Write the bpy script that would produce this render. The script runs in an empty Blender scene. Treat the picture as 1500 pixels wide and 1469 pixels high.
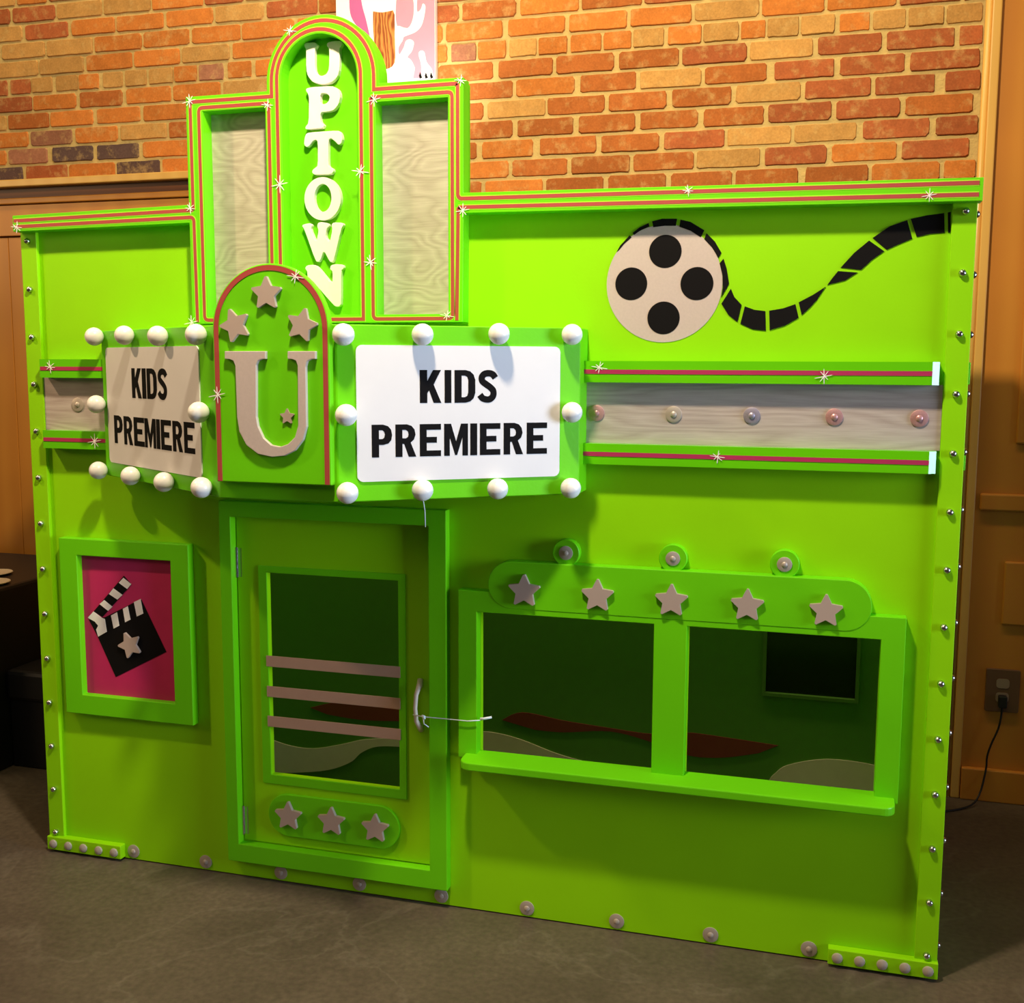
import bpy, bmesh, math, random
import numpy as np
from mathutils import Vector, Matrix
from mathutils.geometry import tessellate_polygon

random.seed(7)
S = bpy.context.scene
COL = S.collection

# ------------------------------------------------------------------ camera
FPX, PITCH, YAW, ROLL = 1633.9, .1226, -.2839, .004
CAM = np.array([2.2111, -2.6797, 1.4458])
_fw = np.array([math.sin(YAW)*math.cos(PITCH), math.cos(YAW)*math.cos(PITCH), -math.sin(PITCH)])
_r0 = np.array([math.cos(YAW), -math.sin(YAW), 0.]); _u0 = np.cross(_r0, _fw)
_r = _r0*math.cos(ROLL) + _u0*math.sin(ROLL); _u = -_r0*math.sin(ROLL) + _u0*math.cos(ROLL)
cd = bpy.data.cameras.new('camera'); cam = bpy.data.objects.new('camera', cd); COL.objects.link(cam)
cd.sensor_width = 36; cd.sensor_fit = 'HORIZONTAL'; cd.lens = FPX/1500*36; cd.clip_start = .05; cd.clip_end = 100
m = Matrix.Identity(4)
for i in range(3):
    m[i][0], m[i][1], m[i][2], m[i][3] = _r[i], _u[i], -_fw[i], CAM[i]
cam.matrix_world = m
S.camera = cam

def ray(px, py): return _fw + _r*(px-750)/FPX - _u*(py-734.5)/FPX
def onY(px, py, Y=0.):
    v = ray(px, py); return CAM + v*(Y-CAM[1])/v[1]
def W(px, py, Y=0.):
    p = onY(px, py, Y); return (float(p[0]), float(p[2]))

# ------------------------------------------------------------------ world, lights, exposure
S.view_settings.view_transform = 'Standard'; S.view_settings.look = 'None'
S.view_settings.gamma = 1; S.view_settings.use_curve_mapping = False
S.view_settings.exposure = 0.0
wd = bpy.data.worlds.new('room_light'); S.world = wd; wd.use_nodes = True
wd.node_tree.nodes['Background'].inputs[0].default_value = (1.0, .86, .70, 1)
wd.node_tree.nodes['Background'].inputs[1].default_value = .05

def light(name, kind, loc, target, power, color, **kw):
    l = bpy.data.lights.new(name, kind); o = bpy.data.objects.new(name, l); COL.objects.link(o)
    l.energy = power; l.color = color; o.location = loc
    for k, v in kw.items(): setattr(l, k, v)
    o.rotation_euler = (Vector(target)-Vector(loc)).to_track_quat('-Z', 'Y').to_euler()
    return o
light('ceiling_spot_sign', 'SPOT', (1.5, -1.1, 3.25), (1.25, 0, 1.9), 300, (1, .84, .58),
      spot_size=math.radians(150), spot_blend=.9, shadow_soft_size=.08)
light('ceiling_track_wall', 'AREA', (.9, .15, 4.3), (.9, 1.25, 2.3), 68, (1, .76, .42), shape='RECTANGLE', size=5.0, size_y=.25)
light('street_window', 'AREA', (6.0, -1.05, 1.5), (1.3, -.45, 1.25), 23, (.60, .75, 1.0), shape='RECTANGLE', size=1.3, size_y=1.7, spread=math.radians(52))
light('front_fill', 'AREA', (1.6, -4.2, 3.6), (1.3, 0, .8), 13, (1, .86, .66), shape='RECTANGLE', size=2.5, size_y=1.5)  # added soft fill from above the camera, not a known fixture
light('ceiling_spot_left', 'SPOT', (-1.3, -1.3, 3.4), (.5, -.25, 1.35), 210, (1, .70, .40), spot_size=math.radians(46), spot_blend=1.0, shadow_soft_size=.06)
light('left_warm_fill', 'AREA', (-4.0, -2.6, 2.6), (.5, 0, 1.3), 32, (1, .68, .38), shape='RECTANGLE', size=1.6, size_y=.8)  # added warm fill from the left, brightens the left marquee face
light('board_uplight', 'SPOT', (.80, .93, 2.22), (.66, 1.23, 2.5), 13, (1, .94, .86), spot_size=math.radians(120), spot_blend=1.0, shadow_soft_size=.03)

# ------------------------------------------------------------------ materials
MATS = {}
def srgb(c):
    f = lambda v: v/12.92 if v <= .04045 else ((v+.055)/1.055)**2.4
    return tuple(f(v/255) for v in c) + (1,)
def mat(name, col, rough=.5, metal=0., noise=.06, scale=30., bump=0., bscale=80., spec=.5, rnd=0.):
    """painted surface: colour broken slightly by noise, fine relief by bump"""
    if name in MATS: return MATS[name]
    M = bpy.data.materials.new(name); M.use_nodes = True
    nt = M.node_tree; N = nt.nodes; L = nt.links; b = N['Principled BSDF']
    c = srgb(col)
    tc = N.new('ShaderNodeTexCoord'); nz = N.new('ShaderNodeTexNoise'); nz.inputs['Scale'].default_value = scale
    nz.inputs['Detail'].default_value = 4
    L.new(tc.outputs['Object'], nz.inputs['Vector'])
    mx = N.new('ShaderNodeMix'); mx.data_type = 'RGBA'
    mx.inputs['A'].default_value = tuple(v*(1-noise) for v in c[:3])+(1,)
    mx.inputs['B'].default_value = tuple(min(1, v*(1+noise)) for v in c[:3])+(1,)
    L.new(nz.outputs['Fac'], mx.inputs['Factor'])
    out = mx.outputs['Result']
    if rnd:
        oi = N.new('ShaderNodeObjectInfo'); hs = N.new('ShaderNodeHueSaturation')
        mr = N.new('ShaderNodeMapRange'); mr.inputs['To Min'].default_value = 1-rnd; mr.inputs['To Max'].default_value = 1+rnd
        L.new(oi.outputs['Random'], mr.inputs['Value']); L.new(mr.outputs['Result'], hs.inputs['Value'])
        L.new(out, hs.inputs['Color']); out = hs.outputs['Color']
    L.new(out, b.inputs['Base Color'])
    b.inputs['Roughness'].default_value = rough; b.inputs['Metallic'].default_value = metal
    b.inputs['Specular IOR Level'].default_value = spec
    if bump:
        n2 = N.new('ShaderNodeTexNoise'); n2.inputs['Scale'].default_value = bscale; n2.inputs['Detail'].default_value = 5
        L.new(tc.outputs['Object'], n2.inputs['Vector'])
        bp = N.new('ShaderNodeBump'); bp.inputs['Strength'].default_value = bump; bp.inputs['Distance'].default_value = .004
        L.new(n2.outputs['Fac'], bp.inputs['Height']); L.new(bp.outputs['Normal'], b.inputs['Normal'])
    MATS[name] = M; return M

def wood_mat(name, c1, c2, rough=.4, scale=(1, 1, 1), dist=6., wscale=4., metal=0., axis='X', bump=.15):
    """wood grain: distorted bands running across `axis`"""
    M = bpy.data.materials.new(name); M.use_nodes = True
    nt = M.node_tree; N = nt.nodes; L = nt.links; b = N['Principled BSDF']
    tc = N.new('ShaderNodeTexCoord'); mp = N.new('ShaderNodeMapping'); mp.inputs['Scale'].default_value = scale
    L.new(tc.outputs['Object'], mp.inputs['Vector'])
    wv = N.new('ShaderNodeTexWave'); wv.bands_direction = axis; wv.inputs['Scale'].default_value = wscale
    wv.inputs['Distortion'].default_value = dist; wv.inputs['Detail'].default_value = 3; wv.inputs['Detail Scale'].default_value = 1.2
    L.new(mp.outputs['Vector'], wv.inputs['Vector'])
    nz = N.new('ShaderNodeTexNoise'); nz.inputs['Scale'].default_value = 3; L.new(tc.outputs['Object'], nz.inputs['Vector'])
    mx = N.new('ShaderNodeMix'); mx.data_type = 'RGBA'; mx.inputs['A'].default_value = srgb(c1); mx.inputs['B'].default_value = srgb(c2)
    L.new(wv.outputs['Fac'], mx.inputs['Factor'])
    m2 = N.new('ShaderNodeMix'); m2.data_type = 'RGBA'; m2.blend_type = 'MULTIPLY'; m2.inputs['Factor'].default_value = .35
    L.new(mx.outputs['Result'], m2.inputs['A']); L.new(nz.outputs['Color'], m2.inputs['B'])
    rgb = N.new('ShaderNodeRGBToBW'); L.new(nz.outputs['Color'], rgb.inputs['Color'])
    L.new(rgb.outputs['Val'], m2.inputs['B'])
    L.new(m2.outputs['Result'], b.inputs['Base Color'])
    bp = N.new('ShaderNodeBump'); bp.inputs['Strength'].default_value = bump; bp.inputs['Distance'].default_value = .002
    L.new(wv.outputs['Fac'], bp.inputs['Height']); L.new(bp.outputs['Normal'], b.inputs['Normal'])
    b.inputs['Roughness'].default_value = rough; b.inputs['Metallic'].default_value = metal
    MATS[name] = M; return M

LIME = mat('lime_paint', (144, 214, 4), .45, spec=.22, noise=.05, scale=8, bump=.06, bscale=140)
GREEN = mat('green_paint', (106, 204, 8), .42, spec=.25, noise=.05, scale=8, bump=.05, bscale=140)
PALE = mat('pale_lime_outline', (168, 226, 44), .45)
RED = mat('dull_red_stripe', (170, 66, 60), .5)
MAGENTA = mat('magenta_stripe', (176, 40, 84), .5)
WHITE = mat('white_paint', (240, 234, 228), .35)
BALL = mat('white_ball', (236, 232, 228), .3, noise=.02)
SIGN = mat('white_sign_board', (226, 222, 222), .45, noise=.02)
SPARK = mat('white_marker', (245, 235, 232), .6)
SILV = mat('silver_pink_paint', (206, 188, 180), .35, metal=.15, noise=.08, scale=200)
STARM = mat('taupe_star_paint', (186, 164, 152), .4, metal=.1, noise=.08, scale=200)
GLOSSG = mat('gloss_green_paint', (100, 200, 8), .22, spec=.5, noise=.04, scale=8)
BLACK = mat('black_print', (16, 13, 14), .7, spec=.1)
METAL = mat('steel', (200, 200, 195), .22, metal=1., noise=.03)
WASH = mat('dull_washer', (186, 172, 160), .4, metal=.3, noise=.1)
WASHP = mat('pink_glitter_washer', (200, 150, 150), .35, metal=.4, noise=.2, scale=300)
WASHV = mat('violet_grey_washer', (165, 155, 172), .35, metal=.4, noise=.2, scale=300)
PINK = mat('crimson_poster', (190, 36, 92), .5, noise=.12, scale=20)
SLAT = mat('taupe_slat', (176, 142, 122), .5)
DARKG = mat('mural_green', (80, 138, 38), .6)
MURR = mat('mural_red', (122, 52, 36), .6)
MURW = mat('mural_cream', (212, 206, 180), .6)
def silver_wood(name, ca, cb, zs, cx):
    """silver-painted plywood: wandering cathedral grain and fine streaks, both running along x"""
    M = bpy.data.materials.new(name); M.use_nodes = True
    nt = M.node_tree; N = nt.nodes; L = nt.links; b = N['Principled BSDF']
    tc = N.new('ShaderNodeTexCoord')
    m1 = N.new('ShaderNodeMapping'); m1.inputs['Scale'].default_value = (cx, 1, zs); L.new(tc.outputs['Object'], m1.inputs['Vector'])
    n1 = N.new('ShaderNodeTexNoise'); n1.inputs['Scale'].default_value = 1.0; n1.inputs['Detail'].default_value = 1.5; L.new(m1.outputs['Vector'], n1.inputs['Vector'])
    k = N.new('ShaderNodeMath'); k.operation = 'MULTIPLY'; k.inputs[1].default_value = 15; L.new(n1.outputs['Fac'], k.inputs[0])
    fr = N.new('ShaderNodeMath'); fr.operation = 'PINGPONG'; fr.inputs[1].default_value = .5; L.new(k.outputs[0], fr.inputs[0])
    m2 = N.new('ShaderNodeMapping'); m2.inputs['Scale'].default_value = (14, 1, 320); L.new(tc.outputs['Object'], m2.inputs['Vector'])
    n2 = N.new('ShaderNodeTexNoise'); n2.inputs['Scale'].default_value = 1.0; n2.inputs['Detail'].default_value = 3; L.new(m2.outputs['Vector'], n2.inputs['Vector'])
    ad = N.new('ShaderNodeMath'); ad.operation = 'ADD'; L.new(fr.outputs[0], ad.inputs[0]); L.new(n2.outputs['Fac'], ad.inputs[1])
    mr = N.new('ShaderNodeMapRange'); mr.inputs['From Min'].default_value = .35; mr.inputs['From Max'].default_value = 1.1; L.new(ad.outputs[0], mr.inputs['Value'])
    mx = N.new('ShaderNodeMix'); mx.data_type = 'RGBA'; mx.inputs['A'].default_value = srgb(ca); mx.inputs['B'].default_value = srgb(cb)
    L.new(mr.outputs['Result'], mx.inputs['Factor']); L.new(mx.outputs['Result'], b.inputs['Base Color'])
    bp = N.new('ShaderNodeBump'); bp.inputs['Strength'].default_value = .12; bp.inputs['Distance'].default_value = .001
    L.new(mr.outputs['Result'], bp.inputs['Height']); L.new(bp.outputs['Normal'], b.inputs['Normal'])
    b.inputs['Roughness'].default_value = .42; b.inputs['Metallic'].default_value = .2
    MATS[name] = M; return M
SILVERWOOD = silver_wood('silver_wood_grain', (178, 166, 150), (206, 196, 180), 9., 4.)
SILVERWOODH = silver_wood('silver_wood_grain_long', (178, 160, 154), (204, 190, 184), 11., 1.6)
OAK = wood_mat('honey_wood', (218, 144, 55), (211, 135, 50), .35, (2.2, 2.2, .3), 9., 1.0, axis='X', bump=.05)
OAKL = wood_mat('light_honey_wood', (240, 188, 98), (234, 178, 88), .3, (3, 3, .35), 4., 1.2, axis='X', bump=.05)
DARKWOOD = wood_mat('brown_moulding_wood', (120, 66, 34), (96, 50, 26), .4, (1, 9, 9), 4., 1.2, axis='Z', bump=.05)
NAVY = mat('black_vinyl', (16, 16, 19), .5, noise=.2)
PLASTIC = mat('beige_plastic', (150, 128, 108), .45)
DKPLATE = mat('brown_outlet_cover', (104, 72, 48), .5)
CORD = mat('black_cord', (18, 16, 15), .5)
STRING = mat('white_string', (225, 228, 235), .5)

# ------------------------------------------------------------------ mesh helpers
def setp(o, parent):
    if parent is not None:
        o.parent = parent
        if parent.type == 'EMPTY': o.matrix_parent_inverse = Matrix.Translation(-Vector(parent.location))
def obj(name, me, material, parent=None):
    o = bpy.data.objects.new(name, me); COL.objects.link(o)
    if material is not None and len(me.materials) == 0: me.materials.append(material)
    setp(o, parent); return o
def empty(name, loc, label, cat):
    o = bpy.data.objects.new(name, None); COL.objects.link(o); o.location = loc; o.empty_display_size = .1
    o['label'] = label; o['category'] = cat; return o
def tag(o, label=None, cat=None, group=None, kind=None):
    if label: o['label'] = label
    if cat: o['category'] = cat
    if group: o['group'] = group
    if kind: o['kind'] = kind
    return o
def bm_mesh(name, bm, smooth=False, sharp=None):
    bmesh.ops.recalc_face_normals(bm, faces=bm.faces)
    me = bpy.data.meshes.new(name); bm.to_mesh(me); bm.free()
    if smooth:
        for p in me.polygons: p.use_smooth = True
    return me
def area2(c): return sum(c[i][0]*c[(i+1) % len(c)][1]-c[(i+1) % len(c)][0]*c[i][1] for i in range(len(c)))
def add_prism(bm, contours, y0, y1, T=None):
    """contours in (x,z), front at y0, back at y1; T maps local to world"""
    cs = []
    for i, c in enumerate(contours):
        c = [tuple(p) for p in c]
        a = area2(c)
        if (i == 0) == (a < 0): c = c[::-1]
        cs.append(c)
    fr, bk = [], []
    for c in cs:
        for lst, y in ((fr, y0), (bk, y1)):
            for x, z in c:
                v = Vector((x, y, z)); lst.append(bm.verts.new(T @ v if T else v))
    if len(cs) == 1:
        bm.faces.new(fr); bm.faces.new(bk[::-1])
    else:
        tris = tessellate_polygon([[Vector((x, z, 0)) for x, z in c] for c in cs])
        for t in tris:
            try:
                bm.faces.new([fr[i] for i in t]); bm.faces.new([bk[i] for i in reversed(t)])
            except ValueError: pass
    k = 0
    for c in cs:
        n = len(c)
        for i in range(n):
            a, b = k+i, k+(i+1) % n
            bm.faces.new((fr[b], fr[a], bk[a], bk[b]))
        k += n
def prism(name, contours, y0, y1, material, parent=None, T=None, bevel=0, seg=2):
    bm = bmesh.new(); add_prism(bm, contours, y0, y1, T)
    if bevel and len(contours) > 1:
        bmesh.ops.dissolve_limit(bm, angle_limit=.02, verts=bm.verts, edges=bm.edges)
    o = obj(name, bm_mesh(name, bm), material, parent)
    if bevel:
        md = o.modifiers.new('edge', 'BEVEL'); md.width = bevel; md.segments = seg; md.limit_method = 'ANGLE'; md.angle_limit = math.radians(40)
    return o
def rect(x0, x1, z0, z1): return [(x0, z0), (x1, z0), (x1, z1), (x0, z1)]
def rrect(x0, x1, z0, z1, r, n=6):
    p = []
    for cx, cz, a0 in ((x1-r, z0+r, -90), (x1-r, z1-r, 0), (x0+r, z1-r, 90), (x0+r, z0+r, 180)):
        for i in range(n+1):
            a = math.radians(a0+90*i/n); p.append((cx+r*math.cos(a), cz+r*math.sin(a)))
    return p
def circ(cx, cz, r, n=40, rz=None): return [(cx+r*math.cos(2*math.pi*i/n), cz+(rz or r)*math.sin(2*math.pi*i/n)) for i in range(n)]
def archp(x0, x1, z0, zs, n=28):
    r = (x1-x0)/2; c = (x0+x1)/2
    return [(x0, z0), (x1, z0)] + [(c+r*math.cos(math.pi*i/n), zs+r*math.sin(math.pi*i/n)) for i in range(n+1)]
def add_box(bm, x0, x1, y0, y1, z0, z1): add_prism(bm, [rect(x0, x1, z0, z1)], y0, y1)
def box(name, x0, x1, y0, y1, z0, z1, material, parent=None, bevel=0):
    return prism(name, [rect(x0, x1, z0, z1)], y0, y1, material, parent, bevel=bevel)
def chaikin(c, n=1):
    for _ in range(n):
        o = []
        for i in range(len(c)):
            a, b = c[i], c[(i+1) % len(c)]
            o += [(a[0]*.8+b[0]*.2, a[1]*.8+b[1]*.2), (a[0]*.2+b[0]*.8, a[1]*.2+b[1]*.8)]
        c = o
    return c
def spline(pts, k=6):
    out = []
    P = [pts[0]]+list(pts)+[pts[-1]]
    for i in range(1, len(P)-2):
        a, b, c, d = [np.array(P[j], float) for j in (i-1, i, i+1, i+2)]
        for s in range(k):
            t = s/k
            out.append(tuple(.5*((2*b)+(c-a)*t+(2*a-5*b+4*c-d)*t*t+(3*b-a-3*c+d)*t**3)))
    out.append(tuple(float(v) for v in pts[-1])); return out
def ribbon(path, w, closed=False):
    """outline of a band of width w following path (mitred)"""
    n = len(path); A, B = [], []
    for i in range(n):
        p = np.array(path[i], float)
        d0 = p-np.array(path[i-1]) if (i > 0 or closed) else None
        d1 = np.array(path[(i+1) % n])-p if (i < n-1 or closed) else None
        if d0 is None: d0 = d1
        if d1 is None: d1 = d0
        d0 = d0/np.linalg.norm(d0); d1 = d1/np.linalg.norm(d1)
        n0 = np.array([-d0[1], d0[0]]); n1 = np.array([-d1[1], d1[0]])
        mm = n0+n1; mm /= np.linalg.norm(mm); s = 1/max(.35, mm @ n0)
        A.append(tuple(p+mm*s*w/2)); B.append(tuple(p-mm*s*w/2))
    if closed: return [A, B]
    return [A+B[::-1]]
def add_tube(bm, pts, r, n=8):
    P = [Vector(p) for p in pts]; rings = []
    for i, p in enumerate(P):
        d = (P[min(i+1, len(P)-1)]-P[max(i-1, 0)]).normalized()
        a = d.cross(Vector((0, 1, 0)) if abs(d.y) < .9 else Vector((1, 0, 0))).normalized(); b = d.cross(a)
        rr = r[i] if isinstance(r, (list, tuple)) else r
        rings.append([bm.verts.new(p+(a*math.cos(t)+b*math.sin(t))*rr) for t in (2*math.pi*k/n for k in range(n))])
    for a, b in zip(rings, rings[1:]):
        for k in range(n): bm.faces.new((a[k], a[(k+1) % n], b[(k+1) % n], b[k]))
    bm.faces.new(rings[0][::-1]); bm.faces.new(rings[-1])
def tube(name, pts, r, material, parent=None, n=8):
    bm = bmesh.new(); add_tube(bm, pts, r, n); return obj(name, bm_mesh(name, bm, True), material, parent)
def lathe(prof, n=20):
    """profile of (radius, y) turned round the Y axis, front towards -Y"""
    bm = bmesh.new(); rings = []
    for r, y in prof:
        if r < 1e-6: rings.append([bm.verts.new((0, y, 0))])
        else: rings.append([bm.verts.new((r*math.cos(2*math.pi*k/n), y, r*math.sin(2*math.pi*k/n))) for k in range(n)])
    for a, b in zip(rings, rings[1:]):
        for k in range(n):
            f = [a[k % len(a)], a[(k+1) % len(a)], b[(k+1) % len(b)], b[k % len(b)]]
            f = list(dict.fromkeys(f))
            if len(f) > 2: bm.faces.new(f)
    if len(rings[-1]) > 1: bm.faces.new(rings[-1])
    if len(rings[0]) > 1: bm.faces.new(rings[0])
    me = bm_mesh('turned', bm, True); me.set_sharp_from_angle(angle=math.radians(35)); return me
def place(name, me, loc, parent, material=None, rot=None, scale=None):
    o = bpy.data.objects.new(name, me); COL.objects.link(o)
    if material is not None:
        if len(me.materials) == 0: me.materials.append(material)
        elif me.materials[0] is not material:
            o.material_slots[0].link = 'OBJECT'; o.material_slots[0].material = material
    o.location = loc
    if rot is not None: o.rotation_euler = rot
    if scale is not None: o.scale = scale if hasattr(scale, '__len__') else (scale,)*3
    setp(o, parent); return o

# star of outer radius 1 with blunted points, 0.3 thick; front at y=-0.3
def star_outline(r=1, ri=.54):
    p = []
    for i in range(10):
        a = math.pi/2+i*math.pi/5; q = r if i % 2 == 0 else ri
        if i % 2 == 0:
            for da in (-.055, .055): p.append((q*.985*math.cos(a+da), q*.985*math.sin(a+da)))
        else: p.append((q*math.cos(a), q*math.sin(a)))
    return p
_b = bmesh.new(); add_prism(_b, [star_outline()], -.26, 0); STAR = bm_mesh('star', _b); STAR.materials.append(STARM)
def star(px, py, Y, rpx, parent, rot=0, T=None):
    if T is None:
        x, z = W(px, py, Y); x2, z2 = W(px, py-rpx, Y); r = abs(z2-z)
        return place('star', STAR, (x, Y+.0005, z), parent, STARM, (0, -rot, 0), r)
# sparkle: crossing pen strokes
def sparkle_mesh(seed):
    rs = random.Random(seed); bm = bmesh.new()
    for k in range(4):
        a = math.pi*k/4+rs.uniform(-.22, .22); l = rs.uniform(.75, 1.15) if k % 2 == 0 else rs.uniform(.55, .95)
        d = np.array([math.cos(a), math.sin(a)]); nn = np.array([-d[1], d[0]])*.06; o = np.array([rs.uniform(-.06, .06), rs.uniform(-.06, .06)])
        nn = nn*.85; q = [o-d*l, o-d*l*.8-nn*.8, o+nn*-1, o+d*l*.8-nn*.8, o+d*l, o+d*l*.8+nn*.8, o+nn, o-d*l*.8+nn*.8]
        add_prism(bm, [[tuple(p) for p in q]], -.02-.005*k, 0)
    return bm_mesh('sparkle', bm)
SPK = [sparkle_mesh(i) for i in range(5)]
_k = [0]
def sparkle(px, py, Y, parent, rpx=13):
    x, z = W(px, py, Y); x2, z2 = W(px, py-rpx, Y); _k[0] += 1
    return place('sparkle', SPK[_k[0] % 5], (x, Y-.0021, z), parent, SPARK, None, abs(z2-z))
BOLT = lathe([(.0085, 0), (.0085, -.004), (.0075, -.008), (.0045, -.011), (0, -.012)], 14); BOLT.materials.append(METAL)
WASHER = lathe([(.0195, 0), (.0195, -.0025), (.0185, -.003), (.0075, -.0032), (.007, -.0055), (.0042, -.0075), (0, -.008)], 24); WASHER.materials.append(WASH)
RIVET = lathe([(.013, 0), (.012, -.004), (.007, -.007), (0, -.008)], 16); RIVET.materials.append(WASH)

# ================================================================== SETTING
floor = obj('floor', None or bpy.data.meshes.new('floor'), None)
bm = bmesh.new(); add_box(bm, -6, 8, -7, 1.6, -.08, 0); bm.to_mesh(floor.data); bm.free()
def floor_mat():
    M = bpy.data.materials.new('stained_concrete'); M.use_nodes = True
    nt = M.node_tree; N = nt.nodes; L = nt.links; b = N['Principled BSDF']
    tc = N.new('ShaderNodeTexCoord')
    n1 = N.new('ShaderNodeTexNoise'); n1.inputs['Scale'].default_value = 2.2; n1.inputs['Detail'].default_value = 8; n1.inputs['Roughness'].default_value = .62
    n2 = N.new('ShaderNodeTexNoise'); n2.inputs['Scale'].default_value = 60; n2.inputs['Detail'].default_value = 6
    n3 = N.new('ShaderNodeTexNoise'); n3.inputs['Scale'].default_value = 1.1; n3.inputs['Detail'].default_value = 10; n3.inputs['Distortion'].default_value = 1.5
    for n in (n1, n2, n3): L.new(tc.outputs['Object'], n.inputs['Vector'])
    cr = N.new('ShaderNodeValToRGB'); e = cr.color_ramp.elements
    e[0].position = .3; e[0].color = srgb((72, 61, 51)); e[1].position = .72; e[1].color = srgb((96, 84, 70))
    L.new(n1.outputs['Fac'], cr.inputs['Fac'])
    mx = N.new('ShaderNodeMix'); mx.data_type = 'RGBA'; mx.blend_type = 'OVERLAY'; mx.inputs['Factor'].default_value = .5
    L.new(cr.outputs['Color'], mx.inputs['A']); L.new(n2.outputs['Fac'], mx.inputs['B'])
    # thin pale scuffs
    sc = N.new('ShaderNodeValToRGB'); s = sc.color_ramp.elements
    s[0].position = .485; s[0].color = (0, 0, 0, 1); s[1].position = .5; s[1].color = (1, 1, 1, 1)
    s3 = sc.color_ramp.elements.new(.515); s3.color = (0, 0, 0, 1)
    L.new(n3.outputs['Fac'], sc.inputs['Fac'])
    ml = N.new('ShaderNodeMath'); ml.operation = 'MULTIPLY'; ml.inputs[1].default_value = .07; L.new(sc.outputs['Color'], ml.inputs[0])
    m2 = N.new('ShaderNodeMix'); m2.data_type = 'RGBA'; m2.inputs['B'].default_value = srgb((176, 164, 146))
    L.new(ml.outputs[0], m2.inputs['Factor']); L.new(mx.outputs['Result'], m2.inputs['A'])
    L.new(m2.outputs['Result'], b.inputs['Base Color'])
    mr = N.new('ShaderNodeMapRange'); mr.inputs['To Min'].default_value = .42; mr.inputs['To Max'].default_value = .62
    L.new(n1.outputs['Fac'], mr.inputs['Value']); L.new(mr.outputs['Result'], b.inputs['Roughness'])
    bp = N.new('ShaderNodeBump'); bp.inputs['Strength'].default_value = .05; L.new(n2.outputs['Fac'], bp.inputs['Height']); L.new(bp.outputs['Normal'], b.inputs['Normal'])
    return M
floor.data.materials.append(floor_mat()); tag(floor, 'dark stained concrete floor with pale scuffs', kind='structure')

# ---- brick wall
MORTAR = mat('sandy_mortar', (202, 172, 106), .9, noise=.2, scale=25, bump=.8, bscale=90)
def brick_mat(name, col):
    """clay brick: mottled colour, dark pits, smears of mortar"""
    M = bpy.data.materials.new(name); M.use_nodes = True
    nt = M.node_tree; N = nt.nodes; L = nt.links; b = N['Principled BSDF']
    g = N.new('ShaderNodeNewGeometry')
    def noise(sc, det=5):
        n = N.new('ShaderNodeTexNoise'); n.inputs['Scale'].default_value = sc; n.inputs['Detail'].default_value = det; n.inputs['Roughness'].default_value = .65
        L.new(g.outputs['Position'], n.inputs['Vector']); return n
    n1, n2, n3 = noise(16), noise(26, 8), noise(150, 3)
    c = srgb(col)[:3]
    m1 = N.new('ShaderNodeMix'); m1.data_type = 'RGBA'; m1.inputs['A'].default_value = tuple(v*.66 for v in c)+(1,); m1.inputs['B'].default_value = tuple(min(1, v*1.32) for v in c)+(1,)
    L.new(n1.outputs['Fac'], m1.inputs['Factor'])
    oi = N.new('ShaderNodeObjectInfo'); hs = N.new('ShaderNodeHueSaturation')
    r1 = N.new('ShaderNodeMapRange'); r1.inputs['To Min'].default_value = .86; r1.inputs['To Max'].default_value = 1.14
    L.new(oi.outputs['Random'], r1.inputs['Value']); L.new(r1.outputs['Result'], hs.inputs['Value']); L.new(m1.outputs['Result'], hs.inputs['Color'])
    r2 = N.new('ShaderNodeMapRange'); r2.inputs['From Min'].default_value = .52; r2.inputs['From Max'].default_value = .72; r2.inputs['To Max'].default_value = .5
    L.new(n2.outputs['Fac'], r2.inputs['Value'])
    m2 = N.new('ShaderNodeMix'); m2.data_type = 'RGBA'; m2.inputs['B'].default_value = srgb((206, 172, 108)); L.new(r2.outputs['Result'], m2.inputs['Factor']); L.new(hs.outputs['Color'], m2.inputs['A'])
    m3 = N.new('ShaderNodeMix'); m3.data_type = 'RGBA'; m3.blend_type = 'OVERLAY'; m3.inputs['Factor'].default_value = .35
    L.new(m2.outputs['Result'], m3.inputs['A']); L.new(n3.outputs['Fac'], m3.inputs['B'])
    L.new(m3.outputs['Result'], b.inputs['Base Color']); b.inputs['Roughness'].default_value = .9; b.inputs['Specular IOR Level'].default_value = .15
    bp = N.new('ShaderNodeBump'); bp.inputs['Strength'].default_value = .35; bp.inputs['Distance'].default_value = .004
    L.new(n2.outputs['Fac'], bp.inputs['Height']); L.new(bp.outputs['Normal'], b.inputs['Normal'])
    MATS[name] = M; return M
BR = {'O': brick_mat('brick_orange', (198, 118, 52)), 'T': brick_mat('brick_tan', (192, 142, 78)), 'R': brick_mat('brick_red', (168, 92, 52)),
      'B': brick_mat('brick_brown', (172, 98, 46)), 'D': brick_mat('brick_dark', (96, 74, 68)), 'P': brick_mat('brick_mauve', (156, 104, 78))}
WY = 1.262
BX0, BX1 = -4.6, 2.606
wall = box('wall_back', BX0, BX1, WY, WY+.12, 0, 3.3, MORTAR); tag(wall, 'old orange brick wall with sandy mortar joints', kind='structure')
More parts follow.
